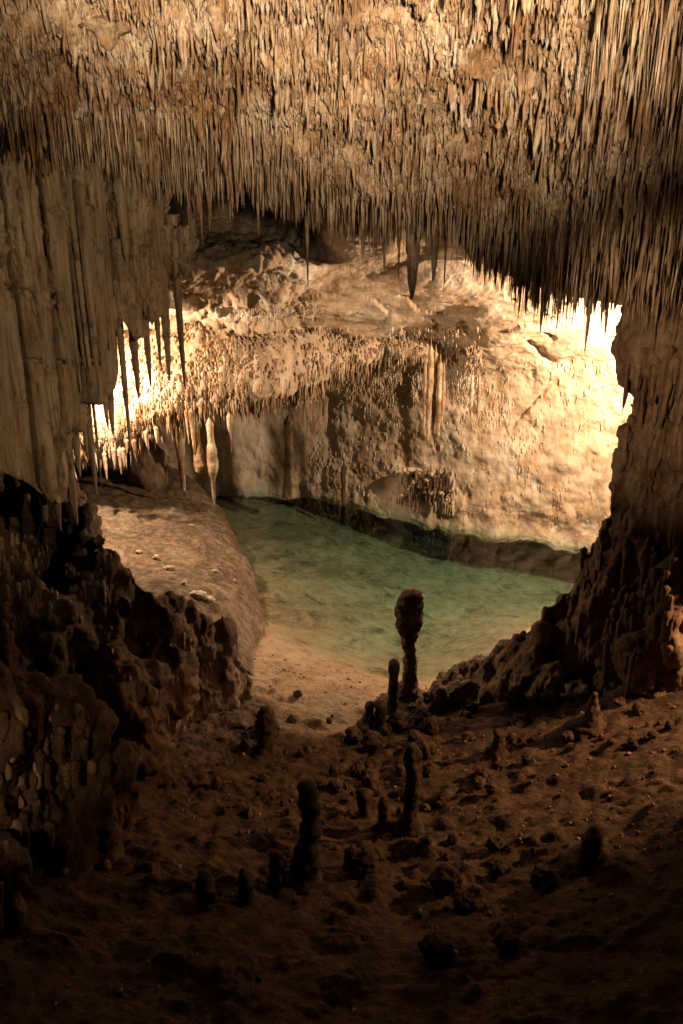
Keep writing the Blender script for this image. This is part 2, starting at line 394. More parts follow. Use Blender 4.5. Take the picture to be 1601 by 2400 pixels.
def hang(name, root, L, R, label, cat='stalactite', group=None, mat=None, seed=0, sides=9, rings=14, parent=None, **kw):
    v_, q_, t_ = spikes(np.zeros((1, 3)), [L], [R], seed, sides, rings, **kw)
    o = link(name, mesh(name, v_, quads=q_, tris=t_), mat or M_SPIKE, parent, root)
    if parent is None: tag(o, label, cat, group)
    return o
ZONES = [(120, 'above the left end of the flowstone curtain'), (330, 'above the middle of the flowstone curtain'), (430, 'above the left part of the black hollow'), (540, 'above the middle of the black hollow'), (700, 'above the right rim of the black hollow'),
         (880, 'above the orange left end of the smooth vault'), (1000, 'around the thickest blunt stalactite'), (1100, 'above the middle of the smooth vault'), (1180, 'right of the middle of the smooth vault'),
         (1250, 'left of the two long needles'), (1330, 'around the two long needles'), (1400, 'around the longest slender stalactite'), (1460, 'above the white glare'), (9999, 'beside the top of the right column')]
def zone(px, k):
    for a_, w_ in ZONES:
        if px < a_: break
    return 'thin ' + ('pale' if px < 700 else 'brown') + ' stalactite of the roof fringe ' + w_, 'roof stalactites ' + w_
for k, i in enumerate(top):
    lb, gp = zone(pxs[i], k)
    hang('stalactite', pt[i], L[i], R[i], lb, group=gp, seed=100 + k, sides=7, rings=9, blunt=.12, lump=.1, lean=.015, power=.6)
for px, py0, py1, rp, lb, bl in (
    (965, 545, 704, 15, 'thickest dark stalactite with a blunt tip hanging below the roof fringe', .5),
    (1015, 550, 662, 12, 'stout tapering stalactite just right of the thickest blunt one', .15),
    (1370, 640, 830, 8, 'longest slender stalactite, hanging deep into the white glare', .1),
    (1275, 600, 752, 7, 'long needle stalactite left of the glare with a gap at its left', .1),
    (1306, 600, 744, 7, 'long needle stalactite between the gapped needle and the glare', .1),
    (1348, 620, 738, 7, 'straight stalactite close beside the longest slender one', .1),
    (1415, 640, 735, 9, 'stalactite ending over the middle of the white glare', .1),
    (1470, 640, 742, 8, 'last long stalactite before the right column', .1),
    (900, 520, 642, 6, 'lone thin stalactite over the orange end of the vault', .1),
    (934, 530, 650, 6, 'thin stalactite just left of the thickest blunt one', .1),
    (1040, 560, 690, 3, 'very thin straw stalactite right of the stout tapering one', .3),
    (1135, 560, 672, 6, 'thin stalactite over the middle of the smooth vault', .1),
    (722, 540, 680, 4, 'knotty dark stalactite hanging alone before the grey rock', .2),
    (447, 430, 572, 6, 'long pale stalactite hanging into the black hollow, left of its twin', .1),
    (475, 430, 577, 6, 'longest pale stalactite hanging into the black hollow', .1),
    (492, 430, 542, 6, 'short pale stalactite just right of the longest in the hollow', .1),
    (305, 400, 512, 6, 'pale stalactite ending at the left rim of the black hollow', .1),
    (540, 430, 522, 6, 'pale stalactite hanging at the right part of the black hollow', .1),
    (607, 440, 556, 5, 'dim thin stalactite at the right rim of the black hollow', .1)):
    Y_ = float(edgeY(px)) - .15; a = P(px, py0, Y_); b = P(px, py1, Y_)
    hang('stalactite', (b[0], a[1], a[2]), a[2] - b[2], rp * pxm(Y_), lb, group=None, seed=int(px), blunt=bl, lump=.07, lean=.004, power=.7, rings=16, top_z=.25)

# ------------------------------------------------------------------ far vault and lit wall
wx = [-300, 200, 450, 600, 730, 940, 1070, 1370, 1500, 1800, 2100]
wY = [24.5, 24.5, 24.5, 25, 24.5, 22.5, 21.5, 19.9, 19.3, 18.8, 18.4]
def wallY(px): return np.interp(px, wx, wY)
cols = np.array([-300, 0, 200, 380, 520, 640, 760, 880, 1000, 1120, 1250, 1380, 1520, 1700, 2000], float)
wy = wallY(cols); e = edge(cols)
leftw = np.clip((780 - cols) / 150, 0, 1); lean_ = np.interp(cols, [640, 760, 1000, 1120], [0, 1, 1, 0])
rows = [P(cols, e - 130, 14.5 + leftw * 1.5),
        P(cols, e - 40 + 40 * leftw, 15.0 + 7 * leftw),
        P(cols, np.maximum(e + 30, 600 - 40 * leftw), 15.8 + 6 * leftw),
        P(cols, 600 + 30 * (1 - leftw), 16.2 - 1.8 * leftw),
        P(cols, 690, 17.2 - 1.6 * leftw),
        P(cols, 770, np.minimum(18.9 + 1.2 * lean_, wy)),
        P(cols, 850, np.minimum(wy - .2, 20.5 + 2.5 * leftw + 1.8 * lean_)),
        P(cols, 930, wy), P(cols, 1050, wy)]
base = np.stack([P(cols, 1150, wy)[:, 0], wy, 0 * wy], -1)
rows += [base + [0, 0, .5], base, base + [0, -.12, -.30], base + [0, .15, -.5], base + [0, 1.7, -.62], base + [0, 2.6, -2.6]]
G = net(rows, 520, 560); Nn = normals(G)
wallness = np.clip((6.0 - G[..., 2]) / 1.5, 0, 1)
d = .22 * fbm(G, (.45, .45, .6), 3, 31) + .07 * fbm(G, (1.3, 1.3, 2.4), 4, 33) + .022 * fbm(G, (6, 6, 5), 4, 34, .65)
d += wallness * (.04 * fbm(G, (5, 5, 3.0), 5, 35, .65) + .13 * np.clip(fbm(G, (1.3, 1.3, .7), 4, 37), -.1, 1) - .25 * np.clip(fbm(G, (2.2, 2.2, 1.6), 3, 38) - .4, 0, 1))
d += (1 - wallness) * .12 * np.round(2.2 * fbm(G, (.5, .5, 1.4), 3, 39)) / 2.2
gpx = 800.5 + F * G[..., 0] / (G[..., 1] * cp - (G[..., 2] - CAM_H) * sp)
pend = np.clip((760 - gpx) / 80, 0, 1) * np.clip((G[..., 2] - 5.2) / .6, 0, 1)
d += pend * (.30 * fbm(G, (2.2, 2.2, 2.2), 5, 36, .6))
d *= np.where(np.abs(G[..., 2]) < .5, .8, 1)
G2 = G + Nn * d[..., None]
lowz = np.exp(-(G[..., 2] / .55) ** 2)
G2[..., 1] += lowz * .38 * fbm(G * np.array([1, 1, .4]), (1.1, .3, 1), 4, 45, .6)
G2[..., 2] += np.exp(-((G[..., 2] + .35) / .25) ** 2) * .22 * fbm(G * np.array([1, 1, 0]), (1.6, .3, 1), 4, 46, .6)
for (ax_, ay_, bx_, by_, w_) in ((1180, 1018, 1292, 900, .05), (1230, 800, 1300, 850, .10), (1270, 775, 1300, 800, .08), (1075, 755, 1140, 800, .12)):
    gp2 = 1200 - F * ((G[..., 2] - CAM_H) * cp + G[..., 1] * sp) / (G[..., 1] * cp - (G[..., 2] - CAM_H) * sp)
    e_ = np.array([bx_ - ax_, by_ - ay_], float); t_ = np.clip(((gpx - ax_) * e_[0] + (gp2 - ay_) * e_[1]) / (e_ @ e_), 0, 1)
    ds = np.hypot(gpx - ax_ - t_ * e_[0], gp2 - ay_ - t_ * e_[1]) * .0115
    G2 = G2 - Nn * ((.12 + .12 * fbm(G, (3, 3, 3), 3, 47)) * np.exp(-((ds + .10 * fbm(G, (2.5, 2.5, 2.5), 3, 48)) / w_) ** 2) * (1 - (2 * t_ - 1) ** 4))[..., None]
tag(link('cave_wall', mesh('cave_wall', G2, quads=grid_quads(520, 560)), M_WALL), 'pitted lamplit limestone wall and vault beyond the lake', kind='structure')

def topix(p):
    zc = p[..., 1] * cp - (p[..., 2] - CAM_H) * sp
    return 800.5 + F * p[..., 0] / zc, 1200 - F * ((p[..., 2] - CAM_H) * cp + p[..., 1] * sp) / zc
n = 60000; u = rng.uniform(.3, .8, n); v = rng.uniform(.3, .9, n); pt = bilinear(G2, u, v); ax, ay = topix(pt)
cl = fbm(pt, (1.2, 1.2, 1.6), 3, 301)
dens = np.where((ax > 640) & (ax < 1130) & (ay > 765 + 0 * ax) & (ay < 950), np.clip(.42 + 1.3 * cl, .03, .9), 0) + np.where((ax > 1100) & (ax < 1500) & (ay > 845) & (ay < 1230), .02 + .6 * np.clip(cl - .1, 0, 1), 0)
dens += np.where((ax > 930) & (ax < 1065) & (ay > 1105) & (ay < 1215), .5, 0) + np.where((ax > 700) & (ax < 1100) & (ay > 950) & (ay < 1215), .03 + .25 * np.clip(cl - .15, 0, 1), 0)
dens += np.where((ax > 430) & (ax < 740) & (ay > 560) & (ay < 740), .12 + .4 * np.clip(cl, 0, 1), 0)
k = (rng.random(n) < dens) & (pt[:, 2] > .12); pt = pt[k]; ax = ax[k]; ay = ay[k]; n = len(pt)
L = .05 + .13 * rng.random(n) ** 2 + .60 * rng.random(n) ** 2 * ((ax > 930) & (ax < 1065) & (ay > 1105)); R = .012 + .022 * rng.random(n)
k = (ax > 930) & (ax < 1065) & (ay > 1105) & (pt[:, 2] > .3); R = np.where(k, R * 1.5, R); pt = pt - np.where(k, .12 * rng.random(n), 0)[:, None] * np.array([.2, 1, 0])
vv, qq, tt = spikes(pt, np.minimum(L, pt[:, 2]), R, 28, sides=6, rings=6, blunt=.3, lump=.2, lean=.05)
wall_crust = tag(link('dripstone_crust', mesh('dripstone_crust', vv, quads=qq, tris=tt), M_WALL), 'crust of tiny drips and nubs on the far wall', 'dripstone crust', kind='stuff')

n = 95; cpx = np.concatenate([rng.uniform(945, 1060, 60), rng.uniform(985, 1045, 35)]); cpy = np.concatenate([rng.choice([1112, 1136, 1160], 60) + rng.normal(0, 6, 60), rng.uniform(1100, 1150, 35)])
Yc = wallY(cpx) - .22 - .2 * rng.random(n); croot = P(cpx, cpy, Yc); cl0 = P(1000, 1110, float(wallY(1000)) - .3)
root = empty('stalactite_cluster', cl0)
tag(root, 'ragged cluster of brown drips hanging on the far wall just above the water', 'stalactite cluster')
vv, qq, tt = spikes(croot - cl0, np.minimum(rng.uniform(.16, .62, n), croot[:, 2] + .05), rng.uniform(.02, .05, n), 71, sides=7, rings=9, blunt=.35, lump=.2, lean=.05)
tag(link('drips', mesh('drips', vv, quads=qq, tris=tt), M_COL, root), kind='stuff')
vv, ff = pile([(c_ - cl0 + np.array([0, .12, .03]), (.09 + .05 * rng.random(), .16, .07)) for c_ in croot[::3]], 3)
link('bracket_rock', remeshed('bracket_rock', vv, ff, .03, lambda co: .04 * fbm(co, (6, 6, 6), 4, 73)), M_WALL, root)

# ------------------------------------------------------------------ ledge crusted with small stalactites
lc = np.array([-200, 60, 200, 300, 420, 520, 650, 780, 900, 1000, 1090], float)
lT = np.array([860, 850, 830, 810, 752, 742, 738, 738, 745, 770, 800], float)
lL = np.array([1120, 1110, 1080, 1040, 975, 958, 940, 890, 850, 840, 830], float)
lY = np.array([16.8, 17.0, 17.2, 17.5, 18.0, 18.4, 18.9, 20.1, 20.6, 20.6, 20.9], float)
rows = [P(lc, lT - 30, lY + 1.6), P(lc, lT, lY + .7), P(lc, lT * .6 + lL * .4, lY + .15), P(lc, lT * .2 + lL * .8, lY - .1), P(lc, lL, lY + .2)]
r5 = rows[-1] + [0, .7, .10]; rows += [r5, r5 + [0, 2.2, .5], r5 + [0, 6.5, .9]]
G = net(rows, 200, 420); Nn = normals(G)
Gl = G + Nn * (.16 * fbm(G, (1.0, 1.0, 1.0), 4, 51) + .07 * fbm(G, (5, 5, 3), 3, 53))[..., None]
root = empty('rock_ledge', Gl[100, 200]); loc = np.array(root.location)
tag(root, 'long low rock ledge crusted with tiny drips, brightly lit from the left', 'rock ledge')
link('ledge_rock', mesh('ledge_rock', Gl - loc, quads=grid_quads(200, 420)), M_WALL, root)
n = 6800; u = rng.uniform(.08, 4.35 / 7, n); v = rng.uniform(.08, .97, n); pt = bilinear(Gl, u, v)
L = .07 + .16 * rng.random(n) ** 2 + (u > 3.3 / 7) * (.08 + .34 * rng.random(n) ** 2); R = .018 + .02 * rng.random(n)
kp = rng.random(n) < np.clip(.75 + 1.6 * fbm(pt, (1.6, 1.6, 1.6), 3, 55), .1, 1); pt, L, R = pt[kp], L[kp] * (1 + .8 * fbm(pt[kp], (1, 1, 1), 3, 56)), R[kp]
vv, qq, tt = spikes(pt - loc, L, R, 8, sides=6, rings=6, blunt=.3, lump=.2, lean=.06)
tag(link('drip_crust', mesh('drip_crust', vv, quads=qq, tris=tt), M_SPIKE, root), kind='stuff')

# hanging pieces of the far chamber
def profile_rock(name, prof, loc, mat, seed=0, sides=20, lump=.12, sc=7, parent=None, top=True, squash=1.0):
    """prof: (z, r) pairs bottom to top, metres, revolved and roughened"""
    prof = [tuple(x) for x in prof]
    if top: H_ = prof[-1][0] - prof[0][0]; prof = prof[:-1] + [(prof[-1][0] - .05 * H_, prof[-1][1]), (prof[-1][0] + .03 * H_, prof[-1][1] * .15)]
    prof = np.array(prof, float); n = max(16, int((prof[-1, 0] - prof[0, 0]) / .02)); n = min(n, 110)
    z = np.linspace(prof[0, 0], prof[-1, 0], n); r = np.interp(z, prof[:, 0], prof[:, 1])
    a = np.arange(sides) / sides * 2 * np.pi
    p = np.stack([np.cos(a)[None] * r[:, None], np.sin(a)[None] * r[:, None] * squash, np.repeat(z[:, None], sides, 1)], -1)
    q = p + np.array([seed * 1.37, seed * .71, seed * .33]); rm = r.max()
    k = 1 + lump * 2.2 * fbm(q, (sc, sc, sc), 4, seed, .6) + lump * 1.6 * fbm(q, (sc * .4, sc * .4, sc * .55), 2, seed + 40)
    ring = lump * .5 * np.abs(fbm(np.stack([z * 0, z * 0 + seed, z * 14], -1), (1, 1, 1), 2, seed + 8)); k = np.clip(k, .8, 1.6) * (1 + ring[:, None])
    wx_ = .35 * np.median(r) * fbm(np.stack([z * 0 + seed, z * 0, z * 1.2], -1), (1, 1, 1), 2, seed + 3)
    p[..., :2] *= k[..., None]; p[..., 0] += wx_[:, None]
    me = mesh(name, p, quads=grid_quads(n, sides, True), tris=[[0, k_ + 1, k_] for k_ in range(1, sides - 1)] + [[(n - 1) * sides, (n - 1) * sides + k_, (n - 1) * sides + k_ + 1] for k_ in range(1, sides - 1)])
    return link(name, me, mat, parent, loc)
def hang_prof(px, py0, py1, Y, prof_px, label, mat=None, seed=1, name='stalactite', cat='stalactite', group=None):
    if 'in the row under' in label: mat = M_COL
    a = P(px, py0, Y); b = P(px, py1, Y); H = a[2] - b[2]
    pr = [(-(t) * H, r * pxm(Y)) for t, r in prof_px][::-1]
    o = profile_rock(name, pr, (b[0], Y, a[2]), mat or M_SPIKE, seed, 14, .08, 9)
    return tag(o, label, cat, group)
hang_prof(468, 985, 1110, 17.6, [(0, 8), (.35, 6), (.5, 8), (.65, 13), (.85, 15), (.96, 11), (1, 3)], 'short stalactite swelling into a round bulb at its end', seed=3)
hang_prof(503, 985, 1185, 17.6, [(0, 9), (.2, 8), (.35, 12), (.5, 14), (.6, 11), (.68, 6), (.9, 4), (1, 1)], 'long stalactite with a swollen middle and a thin tail', seed=4)
hang_prof(455, 960, 1065, 17.5, [(0, 8), (.4, 6), (1, 1)], 'bright lit stalactite right above the round bulb', seed=5)
hang_prof(443, 960, 1040, 17.5, [(0, 6), (.5, 4), (1, 1)], 'thin lit stalactite left of the bulb stalactites', seed=6)
hang_prof(541, 970, 1062, 17.8, [(0, 7), (.4, 6), (.7, 3), (1, 1)], 'small brown stalactite right of the swollen tailed one', seed=7)
hang_prof(678, 980, 1165, 23.0, [(0, 12), (.3, 10), (.6, 12), (.85, 14), (1, 18)], 'reddish brown column reaching down to the water', seed=8, name='dripstone_column', cat='column')
hang_prof(805, 1085, 1185, 23.2, [(0, 3), (.1, 7), (.5, 6), (.9, 5), (1, 2)], 'dark slender rock spike before the pale wall at the waterline', M_DARK, seed=9, name='rock_spike', cat='rock spike')
hang_prof(430, 1000, 1150, 19.5, [(0, 16), (.3, 12), (.6, 8), (.9, 6), (1, 5)], 'dim brown column behind the slab', seed=10, name='dripstone_column', cat='column')
for k, (px, a_, b_, r_, lb) in enumerate(((1002, 798, 1035, 8, 'tallest pale rib of the dripstone standing on the far wall'), (1013, 812, 1020, 6, 'second pale rib of the tall dripstone on the far wall'), (1024, 835, 1030, 7, 'orange rib of the tall dripstone on the far wall'),
                                          (1034, 850, 1000, 5, 'short brown rib at the right side of the tall dripstone'), (993, 840, 1010, 5, 'thin rib at the left side of the tall dripstone'))):
    hang_prof(px, a_, b_, 19.75 + .1 * (k % 2), [(0, 2), (.1, r_ * .8), (.5, r_), (.8, r_ * .8), (1, 2)], lb, seed=11 + k, name='dripstone_column', cat='column')
hang_prof(1102, 880, 980, 19.8, [(0, 2), (.3, 5), (.7, 5), (1, 1)], 'left rod of the pair of pale dripstones on the far wall', seed=13)
hang_prof(1118, 880, 990, 19.8, [(0, 2), (.3, 5), (.7, 4), (1, 1)], 'right rod of the pair of pale dripstones on the far wall', seed=14)
for k, (px, a_, b_) in enumerate(((708, 940, 1015), (722, 940, 1025), (737, 940, 1028), (752, 935, 1022), (765, 930, 1010), (695, 950, 1010))):
    hang_prof(px, a_, b_, 19.2, [(0, 7), (.3, 4.5), (.6, 5), (1, 1)], '%s brown stalactite in the row under the right end of the ledge' % ('second', 'third', 'fourth', 'fifth', 'rightmost', 'leftmost')[k], seed=20 + k, group='stalactites under the right end of the ledge')
for k, (px, a_, b_) in enumerate(((300, 1030, 1062), (318, 1030, 1075), (345, 1010, 1048), (270, 1050, 1100), (285, 1050, 1112), (292, 1050, 1095), (252, 1060, 1125), (368, 1000, 1040))):
    hang_prof(px, a_, b_, 17.2, [(0, 6), (.6, 4), (1, 1)], '%s under the left end of the lit ledge' % ('stubby drip fifth from the left', 'stubby drip sixth from the left', 'seventh stubby drip from the left', 'stubby drip second from the left', 'longest stubby drip', 'stubby drip right of the longest one', 'leftmost stubby drip', 'rightmost stubby drip')[k], seed=30 + k, group='stubby drips under the left end of the ledge')
# rounded brown boulder at the head of the slab
def boulder(name, loc, r, seed, mat, label, cat='rock', group=None, sub=4, amp=.28, sc=1.6):
    bv, bf = ICO[sub]; n_ = bv * np.asarray(r)
    q = bv * sc + seed * 3.1
    k = 1 + amp * fbm(q, (1, 1, 1), 4, seed, .55) + amp * .5 * fbm(q, (3.5, 3.5, 3.5), 3, seed + 5)
    v_ = n_ * k[:, None]; v_[:, 2] -= v_[:, 2].min() * .75
    o = link(name, mesh(name, v_, tris=bf), mat, None, loc)
    return tag(o, label, cat, group)

from mathutils.bvhtree import BVHTree
from mathutils import Vector
def bvh(me):
    me.calc_loop_triangles(); t = np.empty(len(me.loop_triangles) * 3, np.int32); me.loop_triangles.foreach_get('vertices', t)
    return BVHTree.FromPolygons([tuple(c) for c in coords(me)], t.reshape(-1, 3).tolist())
def snap(tree, px, py, off=(0, 0, 0)):
    o_ = np.array([0, 0, CAM_H]); d_ = P(px, py, 5.0) - o_; d_ /= np.linalg.norm(d_); off = np.array(off, float)
    h = tree.ray_cast(Vector(o_ - off), Vector(d_)); return None if h[0] is None else np.array(h[0]) + off
# ------------------------------------------------------------------ sloping slab on the left shore
e0 = [(430, 1135), (500, 1180), (535, 1230), (565, 1300), (590, 1380), (603, 1450), (600, 1520), (597, 1600)]
ed = np.array([PZ(a, b, 0.0) for a, b in e0])
rows = []
for b_, h_ in ((-.25, -2.6), (-.1, -.6), (0.0, .0), (.25, .45), (.7, .85), (1.5, 1.2), (3.0, 1.5), (5.0, 1.8), (7.0, 2.2)):
    r = ed.copy(); r[:, 0] -= b_; r[:, 2] = h_ * np.linspace(.85, 1.0, len(ed)); r[:, 1] += .10 * b_; rows.append(r)
G = net(rows, 220, 260); Nn = normals(G)
G = G + Nn * (.20 * fbm(G, (.9, .9, .9), 3, 81) + .07 * fbm(G, (3.5, 3.5, 3.5), 5, 83, .65))[..., None]
lo = G.copy(); lo[..., 2] = -3
root = empty('rock_slab', ed[3] - [1.5, 0, 0]); loc = np.array(root.location)
tag(root, 'smooth sloping brown rock slab rising out of the water on the shore', 'rock slab')
slab_me = mesh('slab_rock', G - loc, quads=grid_quads(220, 260)); slab_tree = bvh(slab_me); slab_loc = loc
link('slab_rock', slab_me, rock('slab_limestone', (.07, .05, .034), (.155, .103, .064), (.32, .225, .145), streak=(7, 7, 5), spots=.6, bump=.9, bump_scale=12, patch=.7), root)
boulder('boulder', P(345, 1150, 20.8), (.58, .5, .8), 7, M_COL, 'rounded brown boulder at the head of the slab, under the ledge', sub=4, amp=.35)
for k, (px, py, r, lb) in enumerate(((368, 1306, 13, 'pale broken stone on the lit left rim of the slab'), (326, 1292, 7, 'small pale stone at the upper end of the slab rim'),
                                     (503, 1338, 7, 'little pale stone lying near the water side of the slab'), (550, 1360, 6, 'tiny pale stone at the right edge of the slab'),
                                     (466, 1394, 17, 'knobbly pale lump at the lower tip of the slab'), (396, 1330, 9, 'long pale stone below the broken one on the slab rim'),
                                     (432, 1366, 10, 'dark stone on the rim above the knobbly lump'), (488, 1404, 13, 'rough stone leaning on the right side of the knobbly lump'), (448, 1230, 5, 'tiny stone high up on the smooth part of the slab'))):
    q = snap(slab_tree, px, py + r * .5, slab_loc)
    if q is None: print('no slab under', px, py); continue
    boulder('stone', q, (r * pxm(15) * (.7 + .5 * (k % 3)), r * pxm(15) * (.6 + .3 * (k % 2)), r * pxm(15) * .6), 60 + k, M_WALL, lb, 'stone', sub=4, amp=.5, sc=2.4)

# ------------------------------------------------------------------ flowstone curtain on the left
root = empty('flowstone_curtain', P(200, 1180, 10.5)); loc = np.array(root.location)
tag(root, 'huge tan fluted flowstone curtain with spikes along its lower edge', 'flowstone curtain')
kc = np.concatenate([[-420, -250, -150], np.arange(-60, 446, 11.0)])
kT = np.interp(kc, [-420, -200, -60, 40, 110, 160, 200, 235, 262, 300, 340, 375, 410, 445], [300, 320, 350, 370, 385, 395, 405, 420, 430, 450, 480, 500, 540, 570])
fBx = [-400, -100, 40, 110, 150, 160, 190, 215, 245, 262, 272, 300, 312, 340, 365, 400, 430, 460]
fBy = [1060, 1100, 1110, 1170, 1180, 1030, 1010, 955, 930, 900, 740, 760, 800, 770, 740, 680, 640, 600]
kY = np.interp(kc, [-420, -200, -60, 60, 150, 220, 290, 350, 400, 445], [8.6, 9.2, 9.6, 10.0, 10.3, 10.6, 10.9, 11.2, 11.5, 11.8])
kT = kT - 70; kB = np.full(len(kc), 900.0)
for _ in range(12):                                    # fall lines are plumb, so they converge in the picture
    kB = .5 * kB + .5 * np.interp(800 - (800 - kc) * (6100 - kB) / (6100 - kT - 80), fBx, fBy)
kB -= 12
rows = [P(kc, kT, kY + .9), P(kc, kT + 40, kY + .35)]
topm = P(kc, kT + 80, kY + .05); botm = P(kc, kB, kY - .1); botm[:, 0] = topm[:, 0]
# world-vertical fall lines
for t in (0, .25, .5, .75, 1.0):
    r = topm * (1 - t) + botm * t; r[:, 1] = kY + .1 - .15 * t; rows.append(r)
r = botm + [0, .35, -.05]; rows += [r, r + [0, .3, .8]]
G = net(rows, 420, 420); Nn = normals(G)
fl = fbm(G, (4.6, 1, .14), 2, 91)
dd = -.26 * np.exp(-(np.abs(fl) / .085) ** 1.5) + .12 * np.abs(fl) + .10 * fbm(G, (.9, .9, .5), 3, 93) + .022 * fbm(G, (9, 9, 3), 4, 95, .6)
G[240:, :, 2] += np.linspace(0, 1, 180)[:, None] ** 2 * (.34 * fbm(G[-60][None] * np.array([1, 1, 0]), (5, 1, 1), 3, 98))
crack = np.exp(-((G[..., 2] - (6.45 - .20 * (G[..., 0] + 3.9)) - .03 * fbm(G, (4, 4, 4), 2, 96)) / .022) ** 2) * (G[..., 0] > -4.0) * (G[..., 0] < -3.2)
dd -= .12 * crack
for zc_, x0_, x1_, sl_ in ((7.35, -4.1, -3.3, -.25), (4.55, -4.6, -4.0, .1), (5.3, -5.3, -4.6, .05)):
    dd -= .16 * np.exp(-((G[..., 2] - (zc_ + sl_ * (G[..., 0] - x0_)) - .08 * fbm(G, (4, 4, 4), 3, 196)) / .035) ** 2) * (G[..., 0] > x0_) * (G[..., 0] < x1_)
pits = np.clip(fbm(G, (1.4, 1.4, 1.8), 4, 97) - .28, 0, 1); dd -= .9 * pits * np.clip((G[..., 2] - 4.5), 0, 1)
dd += .30 * np.clip((G[..., 2] - 6.9) / .7, 0, 1) * fbm(G, (2.4, 2.4, 2.4), 5, 99, .6)
Gk = G + Nn * dd[..., None]
link('curtain_sheet', mesh('curtain_sheet', Gk - loc, quads=grid_quads(420, 420)), M_CURT, root)
# spikes: (px of tip, py root, py tip, Y, r)
sp_list = [(432, 640, 915, 11.6, 9), (398, 620, 893, 11.4, 14), (375, 640, 860, 11.4, 10), (352, 640, 910, 11.2, 13), (325, 660, 938, 11.1, 13), (308, 680, 1064, 11.0, 9),
           (268, 700, 1022, 10.8, 14), (252, 760, 1010, 10.7, 12), (240, 860, 1142, 10.7, 5), (228, 780, 1166, 10.6, 13), (205, 820, 1080, 10.5, 13), (188, 900, 1120, 10.4, 15), (178, 850, 1232, 10.3, 19),
           (143, 900, 1245, 10.2, 18), (110, 900, 1225, 10.1, 20), (70, 900, 1180, 10.0, 22), (48, 880, 1105, 9.8, 15), (24, 800, 1080, 9.7, 16)]
for k, (px, a_, b_, Y_, rp) in enumerate(sp_list):
    b3 = P(px, b_, Y_); a3 = P(px, a_, Y_)
    o = hang('curtain_spike', np.array([b3[0], Y_ + .02, a3[2]]) - loc, a3[2] - b3[2], rp * pxm(Y_), None, mat=M_CURT, seed=300 + k, sides=14, rings=34, parent=root, blunt=.42, lump=.045, lean=.006, power=.8, top_z=.5)
# long flutes running down the whole curtain
nf = 84; fx = np.sort(rng.uniform(.2, .985, nf))
pt = bilinear(Gk, np.full(nf, 2.0 / 8) + rng.uniform(-.08, .3, nf), fx)
bt = bilinear(Gk, np.full(nf, 6.0 / 8), fx)
Lf = np.clip((pt[:, 2] - bt[:, 2]) * rng.uniform(.8, 1.08, nf), .1, None)
rf = .035 + .09 * rng.random(nf) ** 1.5; Lf *= np.where(rng.random(nf) < .3, rng.uniform(.3, .7, nf), 1)
vv, qq, tt = spikes(pt + np.stack([0 * rf, rf * .35, 0 * rf], -1) - loc, Lf, rf, 9, sides=12, rings=40, blunt=.8, lump=.035, lean=.003, top_z=.3)
tag(link('flutes', mesh('flutes', vv, quads=qq, tris=tt), M_CURT, root), kind='stuff')

# ------------------------------------------------------------------ rock masses, remeshed piles
def fill_cols(cols, rng):
    """between neighbouring columns add in-between ones, so that the outline runs on"""
    out = list(cols)
    for a in cols:
        for b in cols:
            if a is not b and 0 < b[0] - a[0] < 95 and abs(a[1] - b[1]) < 130:
                t = rng.uniform(.35, .65); m = [a[i] * (1 - t) + b[i] * t for i in range(6)]
                m[1] += 6; m[4] *= .75; m[5] *= .8; out.append(tuple(m))
    return out
R2 = np.random.default_rng(12)
def rough_disp(a1, a2, seed, st=(2.0, 2.0, 1.1), fi=(9, 9, 4)):
    return lambda co: a1 * fbm(co, st, 4, seed, .55) + a2 * fbm(co, fi, 4, seed + 9, .6)
cols_r = [(1590, 560, 1000, 11.0, 110, 100), (1650, 560, 1500, 10.8, 160, 200), (1500, 705, 990, 10.9, 12, 32), (1520, 690, 1000, 11.0, 40, 50), (1545, 940, 1340, 10.9, 75, 100),
          (1495, 960, 1180, 10.9, 42, 55), (1455, 1003, 1050, 10.9, 20, 26), (1443, 1008, 1022, 10.8, 10, 12), (1475, 1080, 1260, 10.8, 48, 60), (1455, 1150, 1200, 10.8, 26, 26),
          (1428, 1172, 1240, 10.8, 22, 30), (1400, 1215, 1255, 10.9, 16, 16), (1405, 1255, 1400, 11.0, 26, 42), (1450, 1220, 1480, 10.7, 45, 80), (1520, 1250, 1560, 10.4, 70, 110),
          (1365, 1345, 1480, 11.1, 34, 60), (1335, 1350, 1500, 11.2, 24, 45), (1300, 1395, 1540, 11.3, 22, 48), (1420, 1420, 1600, 10.8, 90, 120), (1345, 1450, 1610, 11.0, 60, 70),
          (1262, 1465, 1580, 11.4, 26, 45), (1225, 1495, 1600, 11.5, 30, 42), (1278, 1425, 1445, 11.3, 9, 10), (1190, 1535, 1610, 11.6, 30, 36), (1590, 1300, 1620, 10.0, 90, 120),
          (1150, 1548, 1610, 11.7, 22, 30), (1500, 1480, 1640, 10.0, 60, 80), (1258, 1540, 1620, 10.9, 45, 45),
          (1185, 1515, 1600, 12.2, 22, 34), (1140, 1545, 1605, 12.2, 18, 28), (1100, 1562, 1610, 12.1, 18, 26), (1060, 1575, 1620, 12.0, 14, 26), (1025, 1592, 1625, 11.9, 12, 22), (1100, 1600, 1650, 11.5, 26, 40), (1170, 1600, 1660, 11.2, 30, 46), (1040, 1620, 1660, 11.4, 20, 34), (1250, 1600, 1670, 10.8, 34, 56), (985, 1640, 1680, 11.2, 14, 24), (1330, 1600, 1680, 10.4, 40, 60)]
cols_r = [(c[0] + 22,) + c[1:] if c[0] > 1290 else c for c in cols_r]
v, f = pile(columns_to_parts(fill_cols(cols_r, R2), R2, 2.2))
me = remeshed('rock_mass', v, f, .035, rough_disp(.20, .07, 111, (2.8, 2.8, 1.2), (9, 9, 5)))
o = link('rock_column', me, M_COL)
